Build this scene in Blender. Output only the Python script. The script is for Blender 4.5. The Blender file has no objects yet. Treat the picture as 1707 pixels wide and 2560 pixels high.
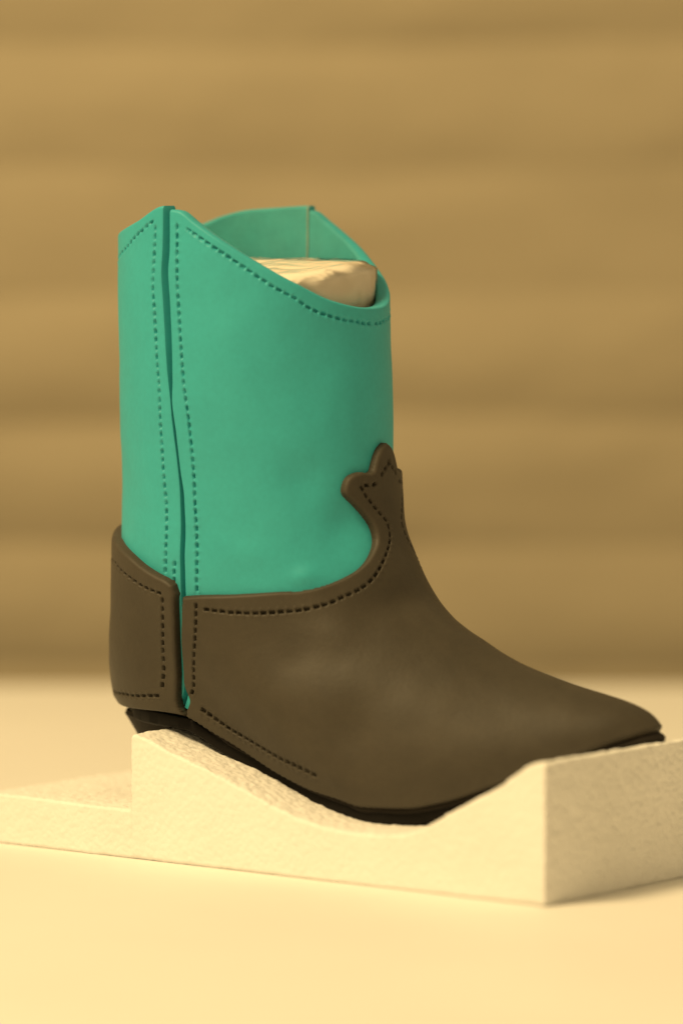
import bpy, math
import numpy as np
U = 1/9000.                     # one modelling unit in metres (about 0.11 mm)
rad = math.radians
sc = bpy.context.scene
C = sc.collection

# ---------------------------------------------------------------- camera, world, lamps, exposure
cam = bpy.data.cameras.new('camera')
cam.sensor_fit = 'VERTICAL'; cam.sensor_height = 22.3
cam.lens = 11210/2560*22.3
cam.clip_start = 0.05; cam.clip_end = 20
cam.dof.use_dof = True
cam.dof.focus_distance = 11060*U
cam.dof.aperture_fstop = 3.0
cam.dof.aperture_blades = 8
co = bpy.data.objects.new('camera', cam); C.objects.link(co)
co.location = (0, -11210*U, 1602*U)
co.rotation_euler = (rad(90)-math.atan(760/11210), 0, 0)
sc.camera = co

w = bpy.data.worlds.new('World'); sc.world = w; w.use_nodes = True
bg = w.node_tree.nodes['Background']
bg.inputs['Color'].default_value = (1.0, 0.735, 0.36, 1)
bg.inputs['Strength'].default_value = 0.46

def lamp(name, loc, target, size, power, col):
    l = bpy.data.lights.new(name, 'AREA'); l.shape = 'DISK'; l.size = size; l.energy = power; l.color = col
    o = bpy.data.objects.new(name, l); C.objects.link(o)
    from mathutils import Vector
    o.location = loc
    o.rotation_euler = (Vector(target)-Vector(loc)).to_track_quat('-Z', 'Y').to_euler()
    return o
lamp('ceiling_lamp', (-0.70, -0.52, 1.25), (0, 0, 0.05), 0.42, 24, (1.0, 0.735, 0.36))
sc.view_settings.view_transform = 'Standard'; sc.view_settings.look = 'None'
sc.view_settings.exposure = 0.0; sc.view_settings.gamma = 1.0
sc.render.engine = 'CYCLES'
# --- boot surface: a loft of slices, t=1 top of the shaft .. t=0 feather edge of the sole
import numpy as np, math
def pchip(xk, yk, x):
    xk = np.asarray(xk, float); yk = np.asarray(yk, float)
    if yk.ndim == 1: yk = yk[:, None]; flat = True
    else: flat = False
    h = np.diff(xk)[:, None]; dl = np.diff(yk, axis=0)/h
    m = np.zeros_like(yk)
    w1 = 2*h[1:]+h[:-1]; w2 = h[1:]+2*h[:-1]
    a, b = dl[:-1], dl[1:]
    ok = a*b > 0
    m[1:-1][ok] = ((w1+w2)/(w1/np.where(ok, a, 1)+w2/np.where(ok, b, 1)))[ok]
    m[0] = dl[0]; m[-1] = dl[-1]
    x = np.asarray(x, float); sh = x.shape; xf = np.clip(x.ravel(), xk[0], xk[-1])
    i = np.clip(np.searchsorted(xk, xf, side='right')-1, 0, len(xk)-2)
    hh = h[i]; u = ((xf-xk[i])[:, None])/hh
    r = (1+2*u)*(1-u)**2*yk[i]+u*(1-u)**2*hh*m[i]+u*u*(3-2*u)*yk[i+1]+u*u*(u-1)*hh*m[i+1]
    return r[:, 0].reshape(sh) if flat else r.reshape(sh+(yk.shape[1],))
# t, back x, back z, front x, front z, bend
SL = np.array([
 (0.00,-352, 365,1126, 358,1.00),
 (0.04,-370, 392,1094, 388,0.95),
 (0.10,-372, 420,1014, 416,0.85),
 (0.18,-370, 455, 880, 446,0.68),
 (0.26,-364, 495, 756, 482,0.50),
 (0.34,-358, 540, 634, 536,0.33),
 (0.42,-350, 600, 525, 605,0.18),
 (0.50,-346, 675, 445, 700,0.07),
 (0.58,-342, 770, 400, 795,0.01),
 (0.66,-340, 900, 378, 905,0.0),
 (0.80,-343,1200, 362,1200,0.0),
 (1.00,-350,1640, 352,1640,0.0)])
SN = [0, .1, .35, .6, .8, .9, 1]
GW = [(0.00,[300,345,238,268,240,212,185]),
      (0.10,[300,350,250,288,266,234,190]),
      (0.26,[300,345,270,298,278,244,184]),
      (0.42,[300,330,290,285,270,250,220]),
      (0.58,[305,315,310,295,285,275,265]),
      (0.72,[310,310,310,305,300,298,295]),
      (1.00,[312,312,312,312,312,312,312])]
SOX = [-352,-120,-41,69,189,293,363,440,506,615,698,814,950,1060,1126]
SOZ = [365, 360, 353.8, 304.6, 254.4, 214.8, 193.9, 179.0, 164.3, 167.4, 184.4, 226.3, 283.0, 329.8, 351.4]
YB = 45.                      # the toe swings to the far side
def surf(phi, t):
    phi, t = np.broadcast_arrays(np.asarray(phi, float), np.asarray(t, float))
    k = pchip(SL[:, 0], SL[:, 1:], t)
    s = (1-np.cos(phi))/2
    xb, zb, xf, zf, bd = (k[..., i] for i in range(5))
    x = xb+(xf-xb)*s
    z = zb+(zf-zb)*s
    x0 = -352+1478*s
    z = z+bd*(pchip(SOX, SOZ, x0)-(365-7*s))
    gt = pchip([a for a, _ in GW], [b for _, b in GW], t)        # (...,7)
    gs = np.zeros(s.shape)
    sf = s.ravel(); g2 = gt.reshape(-1, 7)
    i = np.clip(np.searchsorted(SN, sf, side='right')-1, 0, 5)
    SNa = np.array(SN); u = (sf-SNa[i])/(SNa[i+1]-SNa[i])
    r = np.arange(len(sf))
    p1, p2 = g2[r, i], g2[r, i+1]
    p0, p3 = g2[r, np.maximum(i-1, 0)], g2[r, np.minimum(i+2, 6)]
    h = SNa[i+1]-SNa[i]
    m1 = (p2-p0)/(SNa[i+1]-SNa[np.maximum(i-1, 0)])*h
    m2 = (p3-p1)/(SNa[np.minimum(i+2, 6)]-SNa[i])*h
    gs = ((1+2*u)*(1-u)**2*p1+u*(1-u)**2*m1+u*u*(3-2*u)*p2+u*u*(u-1)*m2).reshape(s.shape)
    y = -np.sin(phi)*gs
    y = y+YB*np.clip((x-300)/800, 0, 1)**2
    return np.stack([x, y, z], -1)
def normal(phi, t, e=2e-3):
    a = surf(phi+e, t)-surf(phi-e, t)
    b = surf(phi, np.clip(t+e, 0, 1))-surf(phi, np.clip(t-e, 0, 1))
    n = np.cross(a, b)
    n /= np.linalg.norm(n, axis=-1, keepdims=True)+1e-9
    return n
# --- end core

# ---------------------------------------------------------------- small helpers
def vnoise(p, seed=0):
    """smooth value noise in -1..1 at unit lattice, p (...,3)"""
    i = np.floor(p).astype(np.int64); f = p-i; f = f*f*(3-2*f)
    r = np.zeros(p.shape[:-1])
    for dx in (0, 1):
        for dy in (0, 1):
            for dz in (0, 1):
                h = ((i[..., 0]+dx)*374761393+(i[..., 1]+dy)*668265263+(i[..., 2]+dz)*2147483647+seed*1274126177) & 0xFFFFFFFF
                h = ((h ^ (h >> 13))*1274126177) & 0xFFFFFFFF
                v = ((h ^ (h >> 16)) & 0xFFFF)/32767.5-1
                r += v*np.where(dx, f[..., 0], 1-f[..., 0])*np.where(dy, f[..., 1], 1-f[..., 1])*np.where(dz, f[..., 2], 1-f[..., 2])
    return r
def mesh_obj(name, verts, quads, mat, parent=None, sharp=None, scale=U):
    me = bpy.data.meshes.new(name)
    v = np.ascontiguousarray(np.asarray(verts, np.float32)*scale)
    q = np.ascontiguousarray(np.asarray(quads, np.int32))
    me.vertices.add(len(v)); me.vertices.foreach_set('co', v.ravel())
    n = q.shape[1]
    me.loops.add(q.size); me.loops.foreach_set('vertex_index', q.ravel())
    me.polygons.add(len(q)); me.polygons.foreach_set('loop_start', np.arange(0, q.size, n, dtype=np.int32))
    me.polygons.foreach_set('use_smooth', np.ones(len(q), bool))
    me.update(calc_edges=True); me.validate()
    if sharp: me.set_sharp_from_angle(angle=rad(sharp))
    me.materials.append(mat)
    o = bpy.data.objects.new(name, me); C.objects.link(o)
    if parent: o.parent = parent
    return o
def grid_quads(nr, nc, off=0, flip=False):
    a = np.arange(nr*nc).reshape(nr, nc)+off
    q = np.stack([a[:-1, :-1], a[:-1, 1:], a[1:, 1:], a[1:, :-1]], -1).reshape(-1, 4)
    return q[:, ::-1] if flip else q
def catmull(pts, n=12):
    p = np.asarray(pts, float); P = np.vstack([2*p[0]-p[1], p, 2*p[-1]-p[-2]]); out = []
    for i in range(1, len(P)-2):
        u = np.linspace(0, 1, n, endpoint=False)[:, None]
        m1 = (P[i+1]-P[i-1])*.5; m2 = (P[i+2]-P[i])*.5
        out.append((1+2*u)*(1-u)**2*P[i]+u*(1-u)**2*m1+u*u*(3-2*u)*P[i+1]+u*u*(u-1)*m2)
    out.append(p[-1:]); return np.vstack(out)
def lump(p):
    """soft hand-worked unevenness of the sugar paste"""
    r = 4.2*vnoise(p/230., 3)+2.3*vnoise(p/105., 7)+.6*vnoise(p/45., 9)
    for c, rr, a in DENTS:
        d = ((p-np.array(c))/np.array(rr)); r = r+a*np.exp(-(d*d).sum(-1))
    return r
# centre, radii, height of single dents (-) and swellings (+)
DENTS = [((475,-59,637),(55,80,48),-15), ((430,-170,610),(50,70,60),-7), ((393,-186,570),(80,70,45),8), ((468,-265,340),(60,70,70),-8), ((380,-270,440),(90,70,60),5),
         ((187,-273,410),(60,60,60),3), ((300,-260,500),(45,60,45),-3), ((820,-120,400),(120,90,60),-4), ((308,-162,1204),(90,110,170),-8),
         ((284,-196,942),(60,80,60),-8), ((358,-113,832),(50,80,60),-9), ((188,-263,760),(90,80,40),4), ((294,-211,709),(30,40,22),6), ((115,-293,1233),(90,80,120),4)]
def base(phi, t):
    p = surf(phi, t); n = normal(phi, t)
    return p+n*lump(p)[..., None], n

# ---------------------------------------------------------------- materials
def mat(name):
    m = bpy.data.materials.new(name); m.use_nodes = True
    nt = m.node_tree; b = nt.nodes['Principled BSDF']
    return m, nt, b, nt.nodes, nt.links
def noise_node(nt, scale, detail=3, rough=.55, vec=None):
    n = nt.nodes.new('ShaderNodeTexNoise'); n.inputs['Scale'].default_value = scale
    n.inputs['Detail'].default_value = detail; n.inputs['Roughness'].default_value = rough
    if vec: nt.links.new(vec, n.inputs['Vector'])
    return n
def ramp(nt, fac, stops):
    r = nt.nodes.new('ShaderNodeValToRGB'); e = r.color_ramp.elements
    while len(e) < len(stops): e.new(.5)
    for el, (p, c) in zip(e, stops): el.position = p; el.color = c if len(c) == 4 else (*c, 1)
    nt.links.new(fac, r.inputs['Fac']); return r
def paste_mat(name, col, col2, rough, grain, specks=True, spec=.35, dust=None, mottle=.6):
    m, nt, b, N, L = mat(name)
    tc = N.new('ShaderNodeTexCoord'); v = tc.outputs['Object']
    n1 = noise_node(nt, 22, 4, .6, v); n2 = noise_node(nt, 700, 3, .6, v)
    r1 = ramp(nt, n1.outputs['Fac'], [(.35, col2), (.65, col)])
    mx = N.new('ShaderNodeMixRGB'); mx.blend_type = 'MULTIPLY'; mx.inputs['Fac'].default_value = .22
    r2 = ramp(nt, n2.outputs['Fac'], [(.3, (.78, .78, .78)), (.7, (1.1, 1.1, 1.1))])
    L.new(r1.outputs['Color'], mx.inputs['Color1']); L.new(r2.outputs['Color'], mx.inputs['Color2'])
    n3 = noise_node(nt, 130, 5, .65, v); m3 = N.new('ShaderNodeMixRGB'); m3.blend_type = 'MULTIPLY'; m3.inputs['Fac'].default_value = mottle
    r3 = ramp(nt, n3.outputs['Fac'], [(.3, (.84, .84, .84)), (.7, (1.1, 1.1, 1.1))])
    L.new(mx.outputs['Color'], m3.inputs['Color1']); L.new(r3.outputs['Color'], m3.inputs['Color2'])
    last = m3.outputs['Color']
    if specks:
        vo = N.new('ShaderNodeTexVoronoi'); vo.inputs['Scale'].default_value = 150 if dust else 75; L.new(v, vo.inputs['Vector'])
        wn = N.new('ShaderNodeTexWhiteNoise'); L.new(vo.outputs['Position'], wn.inputs['Vector'])
        near = N.new('ShaderNodeMath'); near.operation = 'LESS_THAN'; near.inputs[1].default_value = .03 if not dust else .03; L.new(vo.outputs['Distance'], near.inputs[0])
        few = N.new('ShaderNodeMath'); few.operation = 'LESS_THAN'; few.inputs[1].default_value = .16 if not dust else .10; L.new(wn.outputs['Value'], few.inputs[0])
        both = N.new('ShaderNodeMath'); both.operation = 'MULTIPLY'; L.new(near.outputs[0], both.inputs[0]); L.new(few.outputs[0], both.inputs[1])
        sp = N.new('ShaderNodeMixRGB'); L.new(both.outputs[0], sp.inputs['Fac']); L.new(last, sp.inputs['Color1'])
        sp.inputs['Color2'].default_value = dust or (.01, .04, .04, 1); last = sp.outputs['Color']
    L.new(last, b.inputs['Base Color'])
    rr = ramp(nt, n1.outputs['Fac'], [(.3, (rough-.06,)*3), (.7, (rough+.08,)*3)])
    L.new(rr.outputs['Color'], b.inputs['Roughness'])
    b.inputs['Specular IOR Level'].default_value = spec
    bp = N.new('ShaderNodeBump'); bp.inputs['Strength'].default_value = grain; bp.inputs['Distance'].default_value = .0003
    L.new(n2.outputs['Fac'], bp.inputs['Height']); L.new(bp.outputs['Normal'], b.inputs['Normal'])
    return m
M_teal = paste_mat('teal_sugar_paste', (.040, .41, .46), (.037, .385, .435), .5, .1, mottle=.2)
M_dusty = paste_mat('teal_paste_dusted_inside', (.075, .36, .37), (.05, .35, .37), .7, .2, specks=False, spec=.15)
M_chalk = paste_mat('chalky_cut_edge', (.24, .36, .31), (.10, .32, .31), .8, .3, specks=False, spec=.1)
M_brown = paste_mat('brown_sugar_paste', (.059, .0495, .0345), (.046, .0385, .0265), .57, .22, spec=.33, dust=(.4, .36, .3, 1))
M_sole = paste_mat('black_sugar_paste', (.009, .0075, .006), (.007, .0055, .0045), .68, .25, specks=False, spec=.14)
M_heel = paste_mat('dark_heel_paste', (.020, .016, .012), (.015, .012, .009), .7, .3, specks=False, spec=.16)

def foam_mat(name, k):
    m, nt, b, N, L = mat(name)
    v = N.new('ShaderNodeTexCoord').outputs['Object']
    vo = N.new('ShaderNodeTexVoronoi'); vo.feature = 'SMOOTH_F1'; vo.inputs['Scale'].default_value = 620; vo.inputs['Smoothness'].default_value = .4
    L.new(v, vo.inputs['Vector'])
    n = noise_node(nt, 240, 5, .65, v); n2 = noise_node(nt, 40, 3, .5, v)
    c = ramp(nt, n2.outputs['Fac'], [(.3, (.84, .83, .805)), (.7, (.89, .88, .86))])
    L.new(c.outputs['Color'], b.inputs['Base Color'])
    b.inputs['Roughness'].default_value = .75; b.inputs['Specular IOR Level'].default_value = .2
    b1 = N.new('ShaderNodeBump'); b1.inputs['Strength'].default_value = .35*k; b1.inputs['Distance'].default_value = .0009; b1.invert = True
    L.new(vo.outputs['Distance'], b1.inputs['Height'])
    b2 = N.new('ShaderNodeBump'); b2.inputs['Strength'].default_value = .4*k; b2.inputs['Distance'].default_value = .0009
    L.new(n.outputs['Fac'], b2.inputs['Height']); L.new(b1.outputs['Normal'], b2.inputs['Normal'])
    L.new(b2.outputs['Normal'], b.inputs['Normal'])
    return m
M_foam = foam_mat('white_polystyrene', .85); M_cut = foam_mat('cut_polystyrene', .55); M_saw = foam_mat('sawn_polystyrene', 2.2)
def table_mat():
    m, nt, b, N, L = mat('white_table')
    v = N.new('ShaderNodeTexCoord').outputs['Object']
    n = noise_node(nt, 9, 4, .5, v)
    c = ramp(nt, n.outputs['Fac'], [(.3, (.80, .785, .75)), (.7, (.84, .825, .79))])
    L.new(c.outputs['Color'], b.inputs['Base Color'])
    b.inputs['Roughness'].default_value = .55; b.inputs['Specular IOR Level'].default_value = .12
    return m
M_table = table_mat()
def kraft_mat():
    m, nt, b, N, L = mat('brown_kraft_paper')
    v = N.new('ShaderNodeTexCoord').outputs['Object']
    mp = N.new('ShaderNodeMapping'); mp.inputs['Scale'].default_value = (6, 1, 40); L.new(v, mp.inputs['Vector'])
    n = noise_node(nt, 3, 5, .6, mp.outputs['Vector']); n2 = noise_node(nt, 400, 3, .6, v)
    c = ramp(nt, n.outputs['Fac'], [(.3, (.358, .303, .207)), (.7, (.384, .325, .222))])
    L.new(c.outputs['Color'], b.inputs['Base Color'])
    b.inputs['Roughness'].default_value = .7; b.inputs['Specular IOR Level'].default_value = .25
    bp = N.new('ShaderNodeBump'); bp.inputs['Strength'].default_value = .2; bp.inputs['Distance'].default_value = .0004
    L.new(n2.outputs['Fac'], bp.inputs['Height']); L.new(bp.outputs['Normal'], b.inputs['Normal'])
    return m
M_kraft = kraft_mat()

# ---------------------------------------------------------------- the setting: table and paper backdrop
def table():
    X = np.linspace(-7500, 7500, 31); Y = np.linspace(-9000, 3800, 31)
    gx, gy = np.meshgrid(X, Y)
    top = np.stack([gx, gy, np.zeros_like(gx)], -1).reshape(-1, 3)
    v = [*top]; q = list(map(list, grid_quads(31, 31)))
    b0 = len(v)
    for x, y in ((-7500, -9000), (7500, -9000), (7500, 3800), (-7500, 3800)): v += [(x, y, -.5), (x, y, -220)]
    for k in range(4):
        a, b = b0+2*k, b0+2*((k+1) % 4); q.append([a, a+1, b+1, b])
    q.append([b0+1, b0+7, b0+5, b0+3])
    o = mesh_obj('table_top', v, q, M_table, sharp=30)
    o['kind'] = 'structure'; o['label'] = 'smooth white table top under the foam block'
table()
def backdrop():
    nx, nz = 260, 560
    X = np.linspace(-6000, 6000, nx); Z = np.linspace(-1400, 4200, nz)
    gx, gz = np.meshgrid(X, Z)
    # horizontal folds: each ridge swells outwards slowly and tucks under
    warp = gz+30*vnoise(np.stack([gx/1500., gz/900., 0*gx], -1), 4)+9*vnoise(np.stack([gx/400., gz/300., 0*gx], -1), 5)
    ph = (warp+78)/455.
    f = ph-np.floor(ph)
    prof = np.sin(np.pi*f)**.85
    k = np.floor(ph).astype(int)
    amp = np.array([36, 44, 42, 20, 28, 42, 26, 28, 25, 20, 20, 20])[np.clip(k, 0, 11)]*1.05
    side = 1+.55*vnoise(np.stack([gx/1300., k*3.3, 0*gx], -1), 8)
    crumple = 20*vnoise(np.stack([gx/520., gz/260., 0*gx], -1), 1)+4*vnoise(np.stack([gx/170., gz/110., 0*gx], -1), 2)
    y = 5200-amp*side*prof-crumple
    fr = np.stack([gx, y, gz], -1).reshape(-1, 3); bk = fr+np.array([0, 4., 0])
    n = nx*nz
    q = np.vstack([grid_quads(nz, nx), grid_quads(nz, nx, n, True)])
    o = mesh_obj('paper_backdrop', np.vstack([fr, bk]), q, M_kraft)
    o['kind'] = 'structure'; o['label'] = 'brown kraft paper backdrop with soft horizontal folds'
backdrop()

# ---------------------------------------------------------------- foam block the boot dries on
def foam():
    YF, YK = -360., 440.
    key = [(-572, 126), (-400, 125), (-200, 122), (-94, 121), (-90, 128), (-88, 304), (-82, 311), (-70, 308), (34, 274), (172, 232), (280, 195), (387, 158),
           (450, 142), (520, 130), (598, 124), (676, 126), (740, 132), (800, 149), (870, 187), (1020, 264), (1150, 333), (1158, 331)]
    key = np.array(key, float)
    seg = np.linalg.norm(np.diff(key, axis=0), axis=1); s = np.r_[0, np.cumsum(seg)]
    # straight parts stay straight, the hollow is a smooth curve
    sm = pchip(s, key, np.linspace(0, s[-1], 700))
    a = np.arange(0, s[-1], 3.2)
    prof = pchip(s, key, a)
    prof = np.vstack([prof, key[-1:]])
    for _ in range(4):
        prof[1:-1] = .25*prof[:-2]+.5*prof[1:-1]+.25*prof[2:]
    n = len(prof)
    Yv = np.r_[YF, YF+1.2, YF+3.5, YF+7, np.linspace(YF+12, YK-12, 150), YK-7, YK-3.5, YK-1.2, YK]
    ny = len(Yv)
    d = np.minimum(Yv-YF, YK-Yv); rnd = np.where(d < 7, 7-np.sqrt(np.maximum(49-(7-np.minimum(d, 7))**2, 0)), 0)
    top = np.zeros((ny, n, 3)); top[..., 0] = prof[None, :, 0]; top[..., 1] = Yv[:, None]; top[..., 2] = prof[None, :, 1]-rnd[:, None]
    V = [top.reshape(-1, 3)]; Q = [grid_quads(ny, n)]
    off = ny*n
    nz = 60
    fz = np.linspace(0, 1, nz)
    for Yc, flip in ((YF, False), (YK, True)):
        g = np.zeros((nz, n, 3)); g[..., 0] = prof[None, :, 0]; g[..., 1] = Yc; g[..., 2] = fz[:, None]*(prof[None, :, 1]-7)
        V.append(g.reshape(-1, 3)); Q.append(grid_quads(nz, n, off, flip)); off += nz*n
    for e, flip in ((0, True), (-1, False)):
        g = np.zeros((nz, ny, 3)); g[..., 0] = prof[e, 0]; g[..., 1] = Yv[None]; g[..., 2] = fz[:, None]*(prof[e, 1]-rnd[None])
        V.append(g.reshape(-1, 3)); Q.append(grid_quads(nz, ny, off, flip)); off += nz*ny
    V = np.vstack(V); Q = np.vstack(Q)
    under = np.clip(1-V[:, 2]/9, 0, 1)**2
    V[:, 1] += np.where(V[:, 1] < YF+1, 6*under, np.where(V[:, 1] > YK-1, -6*under, 0)); V[:, 0] += np.where(V[:, 0] > 1150, -6*under, 0)
    # beads: every vertex moves by a field of its position, so that edges stay closed and go ragged
    k = np.clip(V[:, 2]/12, 0, 1)
    front = np.where(V[:, 1] < YF+2, .3, 1.)               # the knife-cut front face is smoother
    for ax, sd in ((0, 11), (1, 12), (2, 13)):
        dv = 1.6*vnoise(V/26., sd)+1.7*vnoise(V/12., sd+20)+.9*vnoise(V/5., sd+30)
        V[:, ax] += dv*(k if ax == 2 else 1)*front
    V[:, 2] = np.maximum(V[:, 2], .4)
    o = mesh_obj('foam_block', V, Q, M_foam)
    o.data.materials.append(M_cut); o.data.materials.append(M_saw)
    mi = np.zeros(len(Q), np.int32); n0 = (ny-1)*(n-1); mi[n0:n0+(nz-1)*(n-1)] = 1; mi[n0+2*(nz-1)*(n-1):] = 2
    o.data.polygons.foreach_set('material_index', mi)
    o.location = (-225*U, 0, 0); o.rotation_euler = (0, 0, -rad(38))
    o['label'] = 'white polystyrene foam block with a curved hollow that holds the boot'; o['category'] = 'foam block'
foam()

# ---------------------------------------------------------------- the boot
boot = bpy.data.objects.new('cowboy_boot', None); C.objects.link(boot)
boot.location = (-222*U, 0, 0); boot.rotation_euler = (0, 0, -rad(33))
boot['label'] = 'small sugar paste cowboy boot with turquoise shaft and brown foot'; boot['category'] = 'boot'

FE = [(1.4583,.9806),(1.4563,.9692),(1.4578,.9379),(1.4427,.9109),(1.4556,.8649),(1.4653,.8228),(1.4627,.7909),(1.4542,.7698),(1.4823,.7329),(1.496,.6941),(1.5188,.6551),(1.5185,.6176),(1.4837,.5456),(1.4381,.486),(1.3268,.3879),(1.1017,.1667),(.98,.02)]
BE = [(1.3777,.9827),(1.3695,.9379),(1.3589,.9107),(1.3749,.8647),(1.3911,.8226),(1.4104,.7907),(1.4318,.7697),(1.4419,.7476),(1.4647,.7099),(1.4746,.6681),(1.4694,.6174),(1.4348,.5453),(1.3886,.4848),(1.2735,.3827),(1.0499,.1396),(.95,.02)]
RIMF = [(1.30,.981),(1.4582,.981),(1.5329,.9797),(1.6639,.9674),(1.8772,.9468),(2.1466,.922),(2.417,.9001),(2.7176,.8809),(3.0034,.8733),(3.1416,.8725)]
RIMB = [(-1.6,.986),(-1.433,.985),(-1.228,.983),(-1.0,.9805),(-.783,.973),(-.643,.965),(-.35,.953),(0,.946),(.4,.950),(.8581,.9603),(1.1018,.969),(1.3783,.985),(1.6,.987)]
def edge_fn(k):
    k = np.array(k)[::-1]
    return lambda t: pchip(k[:, 1], k[:, 0], t)
fe, be0 = edge_fn(FE), edge_fn(BE)
be = lambda t: be0(t)+.22*(fe(t)-be0(t))
def rim_f(phi):
    a = np.pi-np.abs(phi-np.pi)
    k = np.array(RIMF); return pchip(k[:, 0], k[:, 1], a)
def rim_b(phi):
    k = np.array(RIMB); return pchip(k[:, 0], k[:, 1], phi)

def stitches(lines, pitch=21., wide=1.):
    """(phi,t) lines -> centres, tangents, on the surface"""
    out = []
    for ln in lines:
        c = catmull(ln, 16); p = surf(c[:, 0], c[:, 1])
        s = np.r_[0, np.cumsum(np.linalg.norm(np.diff(p, axis=0), axis=1))]
        n = max(2, int(round(s[-1]/pitch))); a = (np.arange(n)+.5)/n*s[-1]
        rng = np.random.RandomState(int(s[-1])); a = a+rng.uniform(-1.2, 1.2, n)
        pc = np.stack([np.interp(a, s, p[:, i]) for i in range(3)], -1)
        pa = np.stack([np.interp(a-3, s, p[:, i]) for i in range(3)], -1); pb = np.stack([np.interp(a+3, s, p[:, i]) for i in range(3)], -1)
        tg = pb-pa; tg /= np.linalg.norm(tg, axis=1, keepdims=True)+1e-9
        out += [(pc[i], tg[i], rng.uniform(.8, 1.15), wide) for i in range(n)]
    return out
def press(P, N, st, depth=11., hl=6.5, hw0=3.7):
    """depth of the stitch-wheel marks at points P with normals N"""
    h = np.zeros(len(P))
    for c, tg, k, wd in st:
        hw = hw0*wd
        m = np.flatnonzero((np.abs(P[:, 0]-c[0]) < 24) & (np.abs(P[:, 1]-c[1]) < 24) & (np.abs(P[:, 2]-c[2]) < 24))
        if not len(m): continue
        r = P[m]-c; a = r@tg; b = np.einsum('ij,ij->i', r, np.cross(N[m], tg))
        fa = np.clip((hl*1.2-np.abs(a))/(hl*.45), 0, 1); fb = np.clip((hw*1.3-np.abs(b))/(hw*.65), 0, 1)
        hole = depth*k*(fa*fa*(3-2*fa))*(fb*fb*(3-2*fb))
        rim = 1.3*np.exp(-((np.abs(b)-hw*2.1)/(hw*.9))**2)*np.clip((hl*1.9-np.abs(a))/(hl*.6), 0, 1)
        grv = 1.2*np.exp(-(b/(hw*1.1))**2)*np.clip((14-np.abs(a))/5, 0, 1)
        h[m] = np.maximum(h[m], np.maximum(hole, grv)-rim)
        z = h[m]; z2 = np.maximum(hole, grv)-rim; h[m] = np.where(np.abs(z2) > np.abs(z), z2, z)
    return h
def mir(lines, c): return [[(2*c-a, b) for a, b in l] for l in lines]
ST_FV = [(1.5234,.9661),(1.5268,.9276),(1.5233,.8964),(1.5283,.8777),(1.5392,.8462),(1.5541,.8125),(1.5648,.785),(1.5777,.7703),(1.5988,.7408),(1.6085,.7027),(1.6086,.6688),(1.6048,.6178),(1.5889,.5633),(1.5274,.4899)]
ST_RIM = [(1.5949,.9609),(1.7218,.9495),(1.8759,.9345),(2.0371,.9181),(2.2229,.8987),(2.3932,.8846),(2.5286,.872),(2.7157,.863),(2.9156,.8578),(3.1234,.8541)]
ST_BV = [(1.3225,.9649),(1.3034,.9169),(1.2932,.896),(1.3073,.8645),(1.3191,.8223),(1.3341,.7799),(1.3342,.7693),(1.3373,.7396),(1.3439,.7092),(1.3518,.6763),(1.3611,.6381),(1.3527,.5941),(1.3069,.5202)]
ST_SHORT = [(1.4071,.5502),(1.3638,.5026)]
ST_BRIM = [(1.3033,.9687),(1.1864,.9596),(1.0381,.948),(.8686,.9351),(.5,.922),(0,.917)]
ST_CT = [(0,.556),(.4,.551),(.7585,.5384),(.8518,.5286),(1.0058,.5109),(1.1513,.495),(1.2986,.4862)]
ST_CV = [(1.2981,.4809),(1.2085,.4031),(1.1222,.3183),(.9648,.1229)]
ST_CB = [(0,.0396),(.4591,.0446),(.6585,.0552),(.7766,.0593),(.9268,.0789)]
ST_VV = [(1.5379,.4752),(1.4663,.4203),(1.3163,.3151),(1.1605,.187)]
ST_VT = [(1.5688,.4621),(1.8042,.4571),(2.0138,.456),(2.1499,.4554),(2.3205,.4611),(2.4499,.4709),(2.595,.4819),(2.7204,.4973),(2.8469,.5204),(2.9781,.549),(3.0483,.5683),(3.0843,.5861),(3.0846,.6062),(3.0372,.6205),(2.9901,.6329),(2.9445,.6447),(2.8996,.6551),(2.8688,.6656),(2.8424,.6722)]
ST_VL = [(2.87,.6715),(2.9103,.6712),(2.9779,.6713),(3.0322,.6758)]
ST_VG = [(3.076,.6822),(3.1233,.6892),(3.1844,.6959),(3.207,.7032)]
ST_VB = [(1.1447,.1242),(1.1857,.1104),(1.2557,.0974),(1.383,.1034),(1.5015,.093),(1.5864,.0794),(1.6281,.0684)]
VC = 3.207                       # the vamp's middle line

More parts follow.
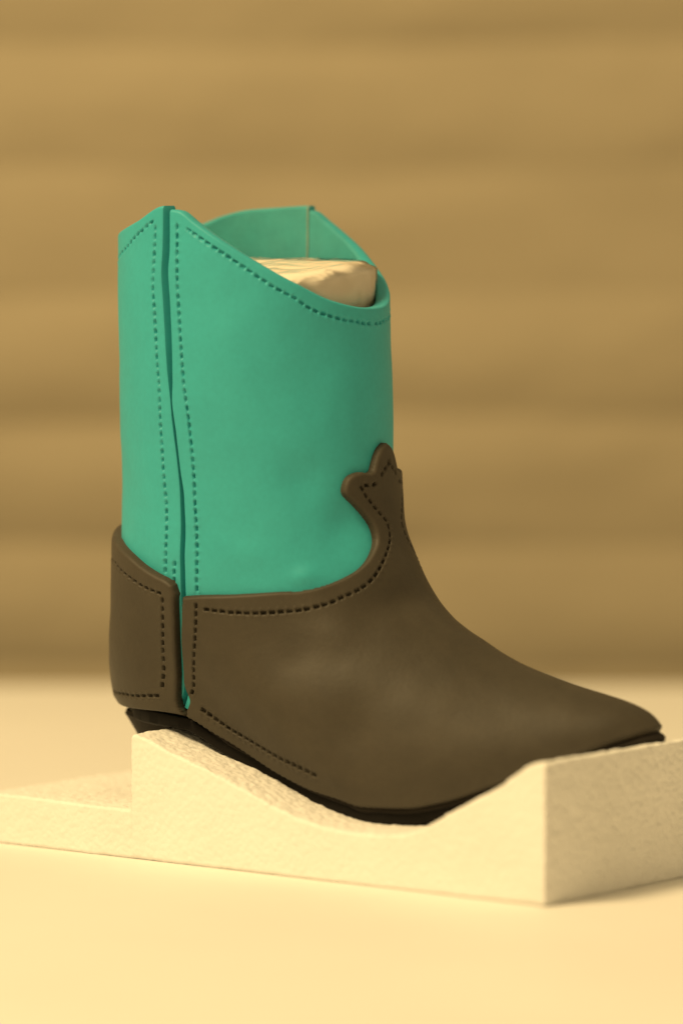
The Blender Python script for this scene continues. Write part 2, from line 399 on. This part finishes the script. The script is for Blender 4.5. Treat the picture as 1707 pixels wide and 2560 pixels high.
def shaft_panel(name, e0, e1, rim, u, st, i0=None, i1=None, T=36., r=7., chalk=False):
    t_lo = .03
    nv = 400
    v = np.r_[np.linspace(0, .42, 70, endpoint=False), np.linspace(.42, .985, nv-80), np.linspace(.985, 1, 11)[1:]]
    uu, vv = np.meshgrid(u, v)
    t = t_lo+vv*(.9-t_lo)
    for _ in range(12):
        phi = e0(t)+(e1(t)-e0(t))*uu
        t = t_lo+vv*(rim(phi)-t_lo)
    phi = e0(t)+(e1(t)-e0(t))*uu
    P, N = base(phi, t)
    dc = np.linalg.norm(np.diff(P, axis=1), axis=-1)
    dl = np.concatenate([np.zeros((P.shape[0], 1)), np.cumsum(dc, 1)], 1); dr = dl[:, -1:]-dl
    dv = np.linalg.norm(np.diff(P, axis=0), axis=-1)
    db = np.concatenate([np.zeros((1, P.shape[1])), np.cumsum(dv, 0)], 0); dt = db[-1:]-db
    q = (np.maximum(3.5-np.minimum(dl, dr), 0)*r/3.5)**2*.4+np.maximum(r-dt, 0)**2          # crisp at the seam, rounder at the rim
    rnd = r-np.sqrt(np.maximum(r*r-np.minimum(q, r*r), 0))
    S0 = surf(phi, t)
    h = press(S0.reshape(-1, 3), N.reshape(-1, 3), st, 8.5, 6.7, 3.4).reshape(rnd.shape)
    # the rim is a little wavy where it was cut
    outer = P-N*(rnd+h)[..., None]
    # the cut edge slants, the inner face reaches further than the outer one
    f0, f1 = (i0 or e0)(t), (i1 or e1)(t)
    phin = phi+(f0-e0(t))*np.clip(1-uu/.06, 0, 1)+(f1-e1(t))*np.clip(1-(1-uu)/.06, 0, 1)
    PI, NI = base(phin, t)
    inner = PI-NI*(T-rnd)[..., None]
    nr, nc = phi.shape; n = nr*nc
    V = np.vstack([outer.reshape(-1, 3), inner.reshape(-1, 3)])
    Q = [grid_quads(nr, nc), grid_quads(nr, nc, n, True)]
    ix = np.arange(n).reshape(nr, nc)
    for loop in (ix[-1], ix[::-1, 0], ix[:, -1], ix[0, ::-1]):
        a, b = loop[:-1], loop[1:]
        if loop is ix[-1] or True: Q.append(np.stack([a, a+n, b+n, b], -1)[:, ::-1])
    o = mesh_obj(name, V, np.vstack(Q), M_teal, boot, sharp=60)
    o.data.materials.append(M_dusty); o.data.materials.append(M_chalk)
    g = np.zeros((nr-1, nc-1), np.int32); mi = [g.ravel(), (g+1).ravel()]
    if chalk: gi = g+1; gi[:, :1] = 2; mi[1] = gi.ravel()
    mi = np.concatenate(mi+[np.zeros(sum(len(x) for x in Q[2:]), np.int32)])
    o.data.polygons.foreach_set('material_index', mi)
    return o
# dense on the side towards the lens, coarser on the far one
uF = np.r_[np.linspace(0, .56, 300, endpoint=False), np.linspace(.56, 1, 90)]
uB = np.r_[np.linspace(0, .45, 90, endpoint=False), np.linspace(.45, 1, 190)]
stF = [ST_FV, ST_RIM]; stB = [ST_BV, ST_SHORT, ST_BRIM]
far = lambda t: np.minimum(fe(t), be(t))+.125
shaft_panel('shaft_front_panel', fe, lambda t: 2*np.pi-far(t), rim_f, uF, stitches(stF+mir(stF, np.pi)), i0=lambda t: fe(t)-.1*(fe(t)-be(t)))
shaft_panel('shaft_back_panel', lambda t: -far(t)+.006, be, rim_b, uB, stitches(stB+mir(stB, 0)), i1=lambda t: be(t)+.5*(fe(t)-be(t)), chalk=True)
def lining():
    ph = np.linspace(0, 2*np.pi, 121)[:-1]; t = np.linspace(.03, .84, 60)
    A, B = np.meshgrid(ph, t); P = surf(A, B)-normal(A, B)*39
    nr, nc = A.shape; ix = np.arange(nr*nc).reshape(nr, nc); ix = np.concatenate([ix, ix[:, :1]], 1)
    q = np.stack([ix[:-1, :-1], ix[:-1, 1:], ix[1:, 1:], ix[1:, :-1]], -1).reshape(-1, 4)
    mesh_obj('lining', P.reshape(-1, 3), q, M_teal, boot)
lining()

def seam_backing():
    # strip of paste behind the open side seam
    t = np.linspace(.03, .972, 200); u = np.linspace(0, 1, 9)
    tt, uu = np.meshgrid(t, u, indexing='ij'); a = be(tt)-.10+(fe(tt)-be(tt)+.20)*uu
    P, N = base(a, tt); V = np.vstack([(P-N*35.).reshape(-1, 3), (P-N*43.).reshape(-1, 3)]); n = tt.size
    q = np.vstack([grid_quads(200, 9), grid_quads(200, 9, n, True)])
    mesh_obj('seam_backing', V, q, M_teal, boot)
seam_backing()
def in_poly(x, y, poly):
    px, py = poly[:, 0], poly[:, 1]; ins = np.zeros(x.shape, bool)
    for i in range(len(px)):
        x1, y1, x2, y2 = px[i-1], py[i-1], px[i], py[i]
        if y1 == y2: continue
        c = (y1 > y) != (y2 > y)
        ins ^= c & (x < (x2-x1)*(y-y1)/(y2-y1)+x1)
    return ins
def overlay(name, poly, phis, ts, st, T, r, mt):
    """a sheet of paste laid on the boot surface: outline poly in (phi,t), thickness T, rounded edge"""
    poly = np.asarray(poly, float)
    surf_ = lambda a, b: surf(a, np.clip(b, 0, 1))
    A, B = np.meshgrid(phis, ts); nr, nc = A.shape
    ins = in_poly(A, B, poly)
    P0 = surf(A, B).reshape(-1, 3)
    # dense outline in 3D
    q = np.vstack([poly, poly[:1]]); dens = []
    for a, b in zip(q[:-1], q[1:]):
        L = np.linalg.norm(surf(a[0], a[1])-surf(b[0], b[1])); k = max(1, int(L/2.5))
        dens.append(a+(b-a)*np.linspace(0, 1, k, endpoint=False)[:, None])
    dens = np.vstack(dens); D3 = surf(dens[:, 0], dens[:, 1])
    # nearest outline point, through a coarse hash of cells
    cell = r+6.; near = np.full(len(P0), -1); dist = np.full(len(P0), 1e9)
    key = lambda p: [tuple(k) for k in np.floor(p/cell).astype(int)]
    H = {}
    for i, k in enumerate(key(D3)): H.setdefault(k, []).append(i)
    pk = np.floor(P0/cell).astype(int)
    pk_id = (pk[:, 0]+500)*1000000+(pk[:, 1]+500)*1000+(pk[:, 2]+500)
    order = np.argsort(pk_id, kind='stable'); sid = pk_id[order]
    cut = np.flatnonzero(np.r_[True, sid[1:] != sid[:-1]]); cut = np.r_[cut, len(sid)]
    for c0, c1 in zip(cut[:-1], cut[1:]):
        m = order[c0:c1]; k = pk[m[0]]; cand = []
        for dx in (-1, 0, 1):
            for dy in (-1, 0, 1):
                for dz in (-1, 0, 1): cand += H.get((k[0]+dx, k[1]+dy, k[2]+dz), [])
        if not cand: continue
        cand = np.array(cand)
        d = np.linalg.norm(P0[m][:, None]-D3[cand][None], axis=2); j = d.argmin(1)
        dist[m] = d[np.arange(len(m)), j]; near[m] = cand[j]
    ins = ins.ravel(); ix = np.arange(nr*nc).reshape(nr, nc)
    Q = np.stack([ix[:-1, :-1], ix[:-1, 1:], ix[1:, 1:], ix[1:, :-1]], -1).reshape(-1, 4)
    keep = ins[Q].any(1); Q = Q[keep]
    a, b = A.ravel().copy(), B.ravel().copy(); d = dist.copy()
    out = ~ins & (near >= 0)
    a[out] = dens[near[out], 0]; b[out] = dens[near[out], 1]; d[out] = 0
    used = np.unique(Q); remap = np.full(nr*nc, -1); remap[used] = np.arange(len(used)); Q = remap[Q]
    a, b, d = a[used], b[used], d[used]
    P, N = base(a, b); S0 = surf(a, b)
    x = np.clip(d/r, 0, 1)
    h = np.where(d <= 0, -3, T*(.62*np.sqrt(1-(1-x)**2)+.38))
    y = np.clip(np.linalg.norm(S0-surf(a, np.zeros_like(b)), axis=1)/9., 0, 1)          # lower edge turns in
    h = np.where(h > 0, h*(.35+.65*np.sqrt(1-(1-y)**2)), h)
    h = h-press(S0, N, st)
    return mesh_obj(name, P+N*h[:, None], Q, mt, boot)
VT = [(1.4422,0.4828),(1.6145,0.4874),(2.0279,0.4915),(2.2024,0.4897),(2.3778,0.4961),(2.5921,0.5135),(2.7363,0.5326),(2.8575,0.5567),(2.9232,0.5787),(2.9298,0.6032),(2.8732,0.6253),(2.7893,0.6438),(2.7128,0.6586),(2.7086,0.6697),(2.7565,0.6830),(2.8573,0.6889),(2.9656,0.6874)]
VT2 = [(3.0045,0.6896),(3.0725,0.7076),(3.1318,0.7168),(3.2070,0.7220)]
VB = [(1.4422,0.4828),(1.3807,0.4385),(1.2948,0.3702),(1.1602,0.2408),(1.1105,0.1511),(1.0702,0.0980),(1.0064,0.0202),(0.9893,0.0000),(0.9850,-0.1200)]
half = np.vstack([catmull(VB[::-1], 8), catmull(VT, 10), catmull(VT2, 8)])
vamp_poly = np.vstack([half, np.stack([2*VC-half[::-1, 0], half[::-1, 1]], -1)])
stV = [ST_VV, ST_VT, ST_VL, ST_VG]
overlay('vamp', vamp_poly, np.r_[np.linspace(.97, 3.3, 640, endpoint=False), np.linspace(3.3, 5.44, 200)], np.r_[np.linspace(0, .5, 250, endpoint=False), np.linspace(.5, .728, 170)],
        stitches(stV+mir(stV, VC))+stitches([ST_VB]+mir([ST_VB], VC), 21., 1.7), 22., 10., M_brown)
CT = [(0,.605),(.3,.602),(.5836,.5867),(.7594,.579),(.9758,.559),(1.1188,.5403),(1.2643,.5228),(1.3483,.514),(1.3931,.5044)]
CF = [(1.3977,.4863),(1.3717,.4701),(1.3041,.4111),(1.1707,.2859),(1.0436,.1319),(.9973,.0612),(.98,.0),(.96,-.12)]
half = np.vstack([catmull(CT, 8), catmull(CF, 8)])
counter_poly = np.vstack([half, np.stack([-half[::-1, 0], half[::-1, 1]], -1)])
stC = [ST_CT, ST_CV, ST_CB]
overlay('heel_counter', counter_poly, np.r_[np.linspace(-1.42, -.1, 110, endpoint=False), np.linspace(-.1, 1.42, 280)], np.linspace(0, .612, 260),
        stitches(stC+mir(stC, 0)), 25., 11., M_brown)

# sole: welt and outsole follow the feather edge, closed below
def ring_stack(name, phis, rows, mt, heel_in):
    """rows: (outward offset, drop) from the feather edge"""
    P = surf(phis, 0*phis); n = normal(phis, 0*phis+.01); n[:, 2] = 0; n /= np.linalg.norm(n, axis=1, keepdims=True)
    m = len(phis); V = []
    s = (1-np.cos(phis))/2
    k = heel_in*np.clip((.3-s)/.1, 0, 1)-np.clip((s-.9)/.1, 0, 1)**2
    for o, dz in rows: V.append(P+n*(o-np.where(k > 0, k, k*min(dz+4, 16)))[:, None]+np.array([0, 0, -dz])[None]*1.)
    V = np.vstack(V); nr = len(rows); ix = np.arange(nr*m).reshape(nr, m); ixw = np.concatenate([ix, ix[:, :1]], 1)
    Q = [np.stack([ixw[1:, :-1], ixw[1:, 1:], ixw[:-1, 1:], ixw[:-1, :-1]], -1).reshape(-1, 4)]
    h = m//2
    for row, fl in ((0, False), (nr-1, True)):
        a = ix[row]; c = []
        for i in range(h):
            j0, j1 = (-i) % m, (-i-1) % m
            f = [a[i], a[i+1], a[j1], a[j0]]
            if len(set(f)) == 4: c.append(f[::-1] if fl else f)
        Q.append(np.array(c))
    V = V+np.stack([vnoise(V/30., 41), vnoise(V/30., 42), vnoise(V/30., 43)], -1)*1.6
    return mesh_obj(name, V, np.vstack(Q), mt, boot, sharp=50)
ph = np.linspace(0, 2*np.pi, 361)[:-1]
ring_stack('welt', ph, [(-2, -6), (4, -4), (8, 2), (8, 9), (3, 13)], M_heel, 24)
ring_stack('outsole', ph, [(-6, 9), (1, 10), (3, 14), (1, 38), (-8, 44)], M_sole, 6)
def heel():
    # heel stack: D-shaped plan, leaning in towards the ground
    k = 48; V = []
    levels = [(336, 1.0, 0), (326, 1.02, 0), (318, 1.0, 2), (250, .90, 26), (190, .845, 42), (146, .82, 50), (142, .84, 50), (123, .83, 52)]
    th = np.linspace(np.pi/2, 3*np.pi/2, k-10)
    arc = np.stack([-130+222*np.cos(th), 190*np.sin(th)], -1)
    br = np.stack([np.full(10, -124.), np.linspace(-185, 185, 12)[1:-1]], -1)
    br[:, 0] -= 10*np.cos(np.linspace(-1.4, 1.4, 10))
    ring = np.vstack([arc, br])
    for z, s, dx in levels:
        p = ring.copy(); p[:, 0] = (p[:, 0]+130)*s-130+dx; p[:, 1] *= s
        V.append(np.column_stack([p, np.full(len(p), float(z))]))
    m = len(ring); V = np.vstack(V); nr = len(levels)
    ix = np.arange(nr*m).reshape(nr, m); w_ = np.concatenate([ix, ix[:, :1]], 1)
    Q = [np.stack([w_[1:, :-1], w_[1:, 1:], w_[:-1, 1:], w_[:-1, :-1]], -1).reshape(-1, 4)]
    c0 = len(V); V = np.vstack([V, V[ix[0]].mean(0), V[ix[-1]].mean(0)])
    o = mesh_obj('heel', V, Q[0], M_heel, boot, sharp=40)
heel()

# ---------------------------------------------------------------- wrapped filler inside the shaft
def filler():
    root = bpy.data.objects.new('wrapped_filler', None); C.objects.link(root)
    root.location = (-222*U, 0, 0); root.rotation_euler = (0, 0, -rad(33))
    root['label'] = 'cream filling block wrapped in clear cling film inside the boot shaft'; root['category'] = 'filler block'
    m, nt, b, N, L = mat('cream_filling')
    v = N.new('ShaderNodeTexCoord').outputs['Object']
    n = noise_node(nt, 35, 3, .5, v)
    c = ramp(nt, n.outputs['Fac'], [(.3, (.85, .77, .63)), (.7, (.90, .84, .73))])
    L.new(c.outputs['Color'], b.inputs['Base Color']); b.inputs['Roughness'].default_value = .45
    f, nt, b, N, L = mat('cling_film')
    for nd in list(N):
        if nd.type != 'OUTPUT_MATERIAL': N.remove(nd)
    out = [x for x in N if x.type == 'OUTPUT_MATERIAL'][0]
    tr = N.new('ShaderNodeBsdfTransparent'); tr.inputs['Color'].default_value = (1, 1, .995, 1)
    gl = N.new('ShaderNodeBsdfGlossy'); gl.inputs['Roughness'].default_value = .1
    fr = N.new('ShaderNodeFresnel'); fr.inputs['IOR'].default_value = 1.4
    v = N.new('ShaderNodeTexCoord').outputs['Object']
    n1 = noise_node(nt, 55, 1, .5, v); n1.inputs['Distortion'].default_value = .6
    bp = N.new('ShaderNodeBump'); bp.inputs['Strength'].default_value = .45; bp.inputs['Distance'].default_value = .0015
    L.new(n1.outputs['Fac'], bp.inputs['Height']); L.new(bp.outputs['Normal'], gl.inputs['Normal']); L.new(bp.outputs['Normal'], fr.inputs['Normal'])
    mx = N.new('ShaderNodeMixShader'); L.new(fr.outputs[0], mx.inputs[0]); L.new(tr.outputs[0], mx.inputs[1]); L.new(gl.outputs[0], mx.inputs[2])
    L.new(mx.outputs[0], out.inputs['Surface'])
    nr, nc = 90, 220
    th = np.linspace(0, 2*np.pi, nc, endpoint=False)
    def shell(grow, wr, seed):
        V = []
        # from the rim of the block down the side, then over the top to the middle
        rho = np.r_[np.linspace(1, 1, 30), 1-np.linspace(0, 1, 61)[1:]**1.15]
        for i, r in enumerate(rho):
            ex = np.sign(np.cos(th))*np.abs(np.cos(th))**.7; ey = np.sign(np.sin(th))*np.abs(np.sin(th))**.7
            x = -2+(296+grow)*r*ex; y = (250+grow)*r*ey
            zt = 1470+grow-np.clip(-(y-40), 0, 400)*.15-np.clip(x-120, 0, 400)**1.4*.006
            zt = zt-16*np.clip((r-.86)/.14, 0, 1)**2
            z = zt if i >= 30 else zt-(29-i)/29.*(zt-1150)
            V.append(np.stack([x, y, z], -1))
        V = np.array(V)
        p = V.reshape(-1, 3)
        k = wr*(np.abs(vnoise(p/np.array([75., 60., 60.]), seed))*1.3+.4*np.abs(vnoise(p/np.array([25., 22., 25.]), seed+1)))+3.5*vnoise(p/90., 77)
        c = p-np.array([0, 0, 1250.]); c /= np.linalg.norm(c, axis=1, keepdims=True)
        p = p+c*k[:, None]
        n_r = len(rho); ix = np.arange(n_r*nc).reshape(n_r, nc); w_ = np.concatenate([ix, ix[:, :1]], 1)
        q = np.stack([w_[:-1, :-1], w_[:-1, 1:], w_[1:, 1:], w_[1:, :-1]], -1).reshape(-1, 4)
        return p, q
    p, q = shell(0, 2, 51); mesh_obj('filling', p, q, m, root)
    p, q = shell(2.5, 6, 61); mesh_obj('film', p, q, f, root)
filler()
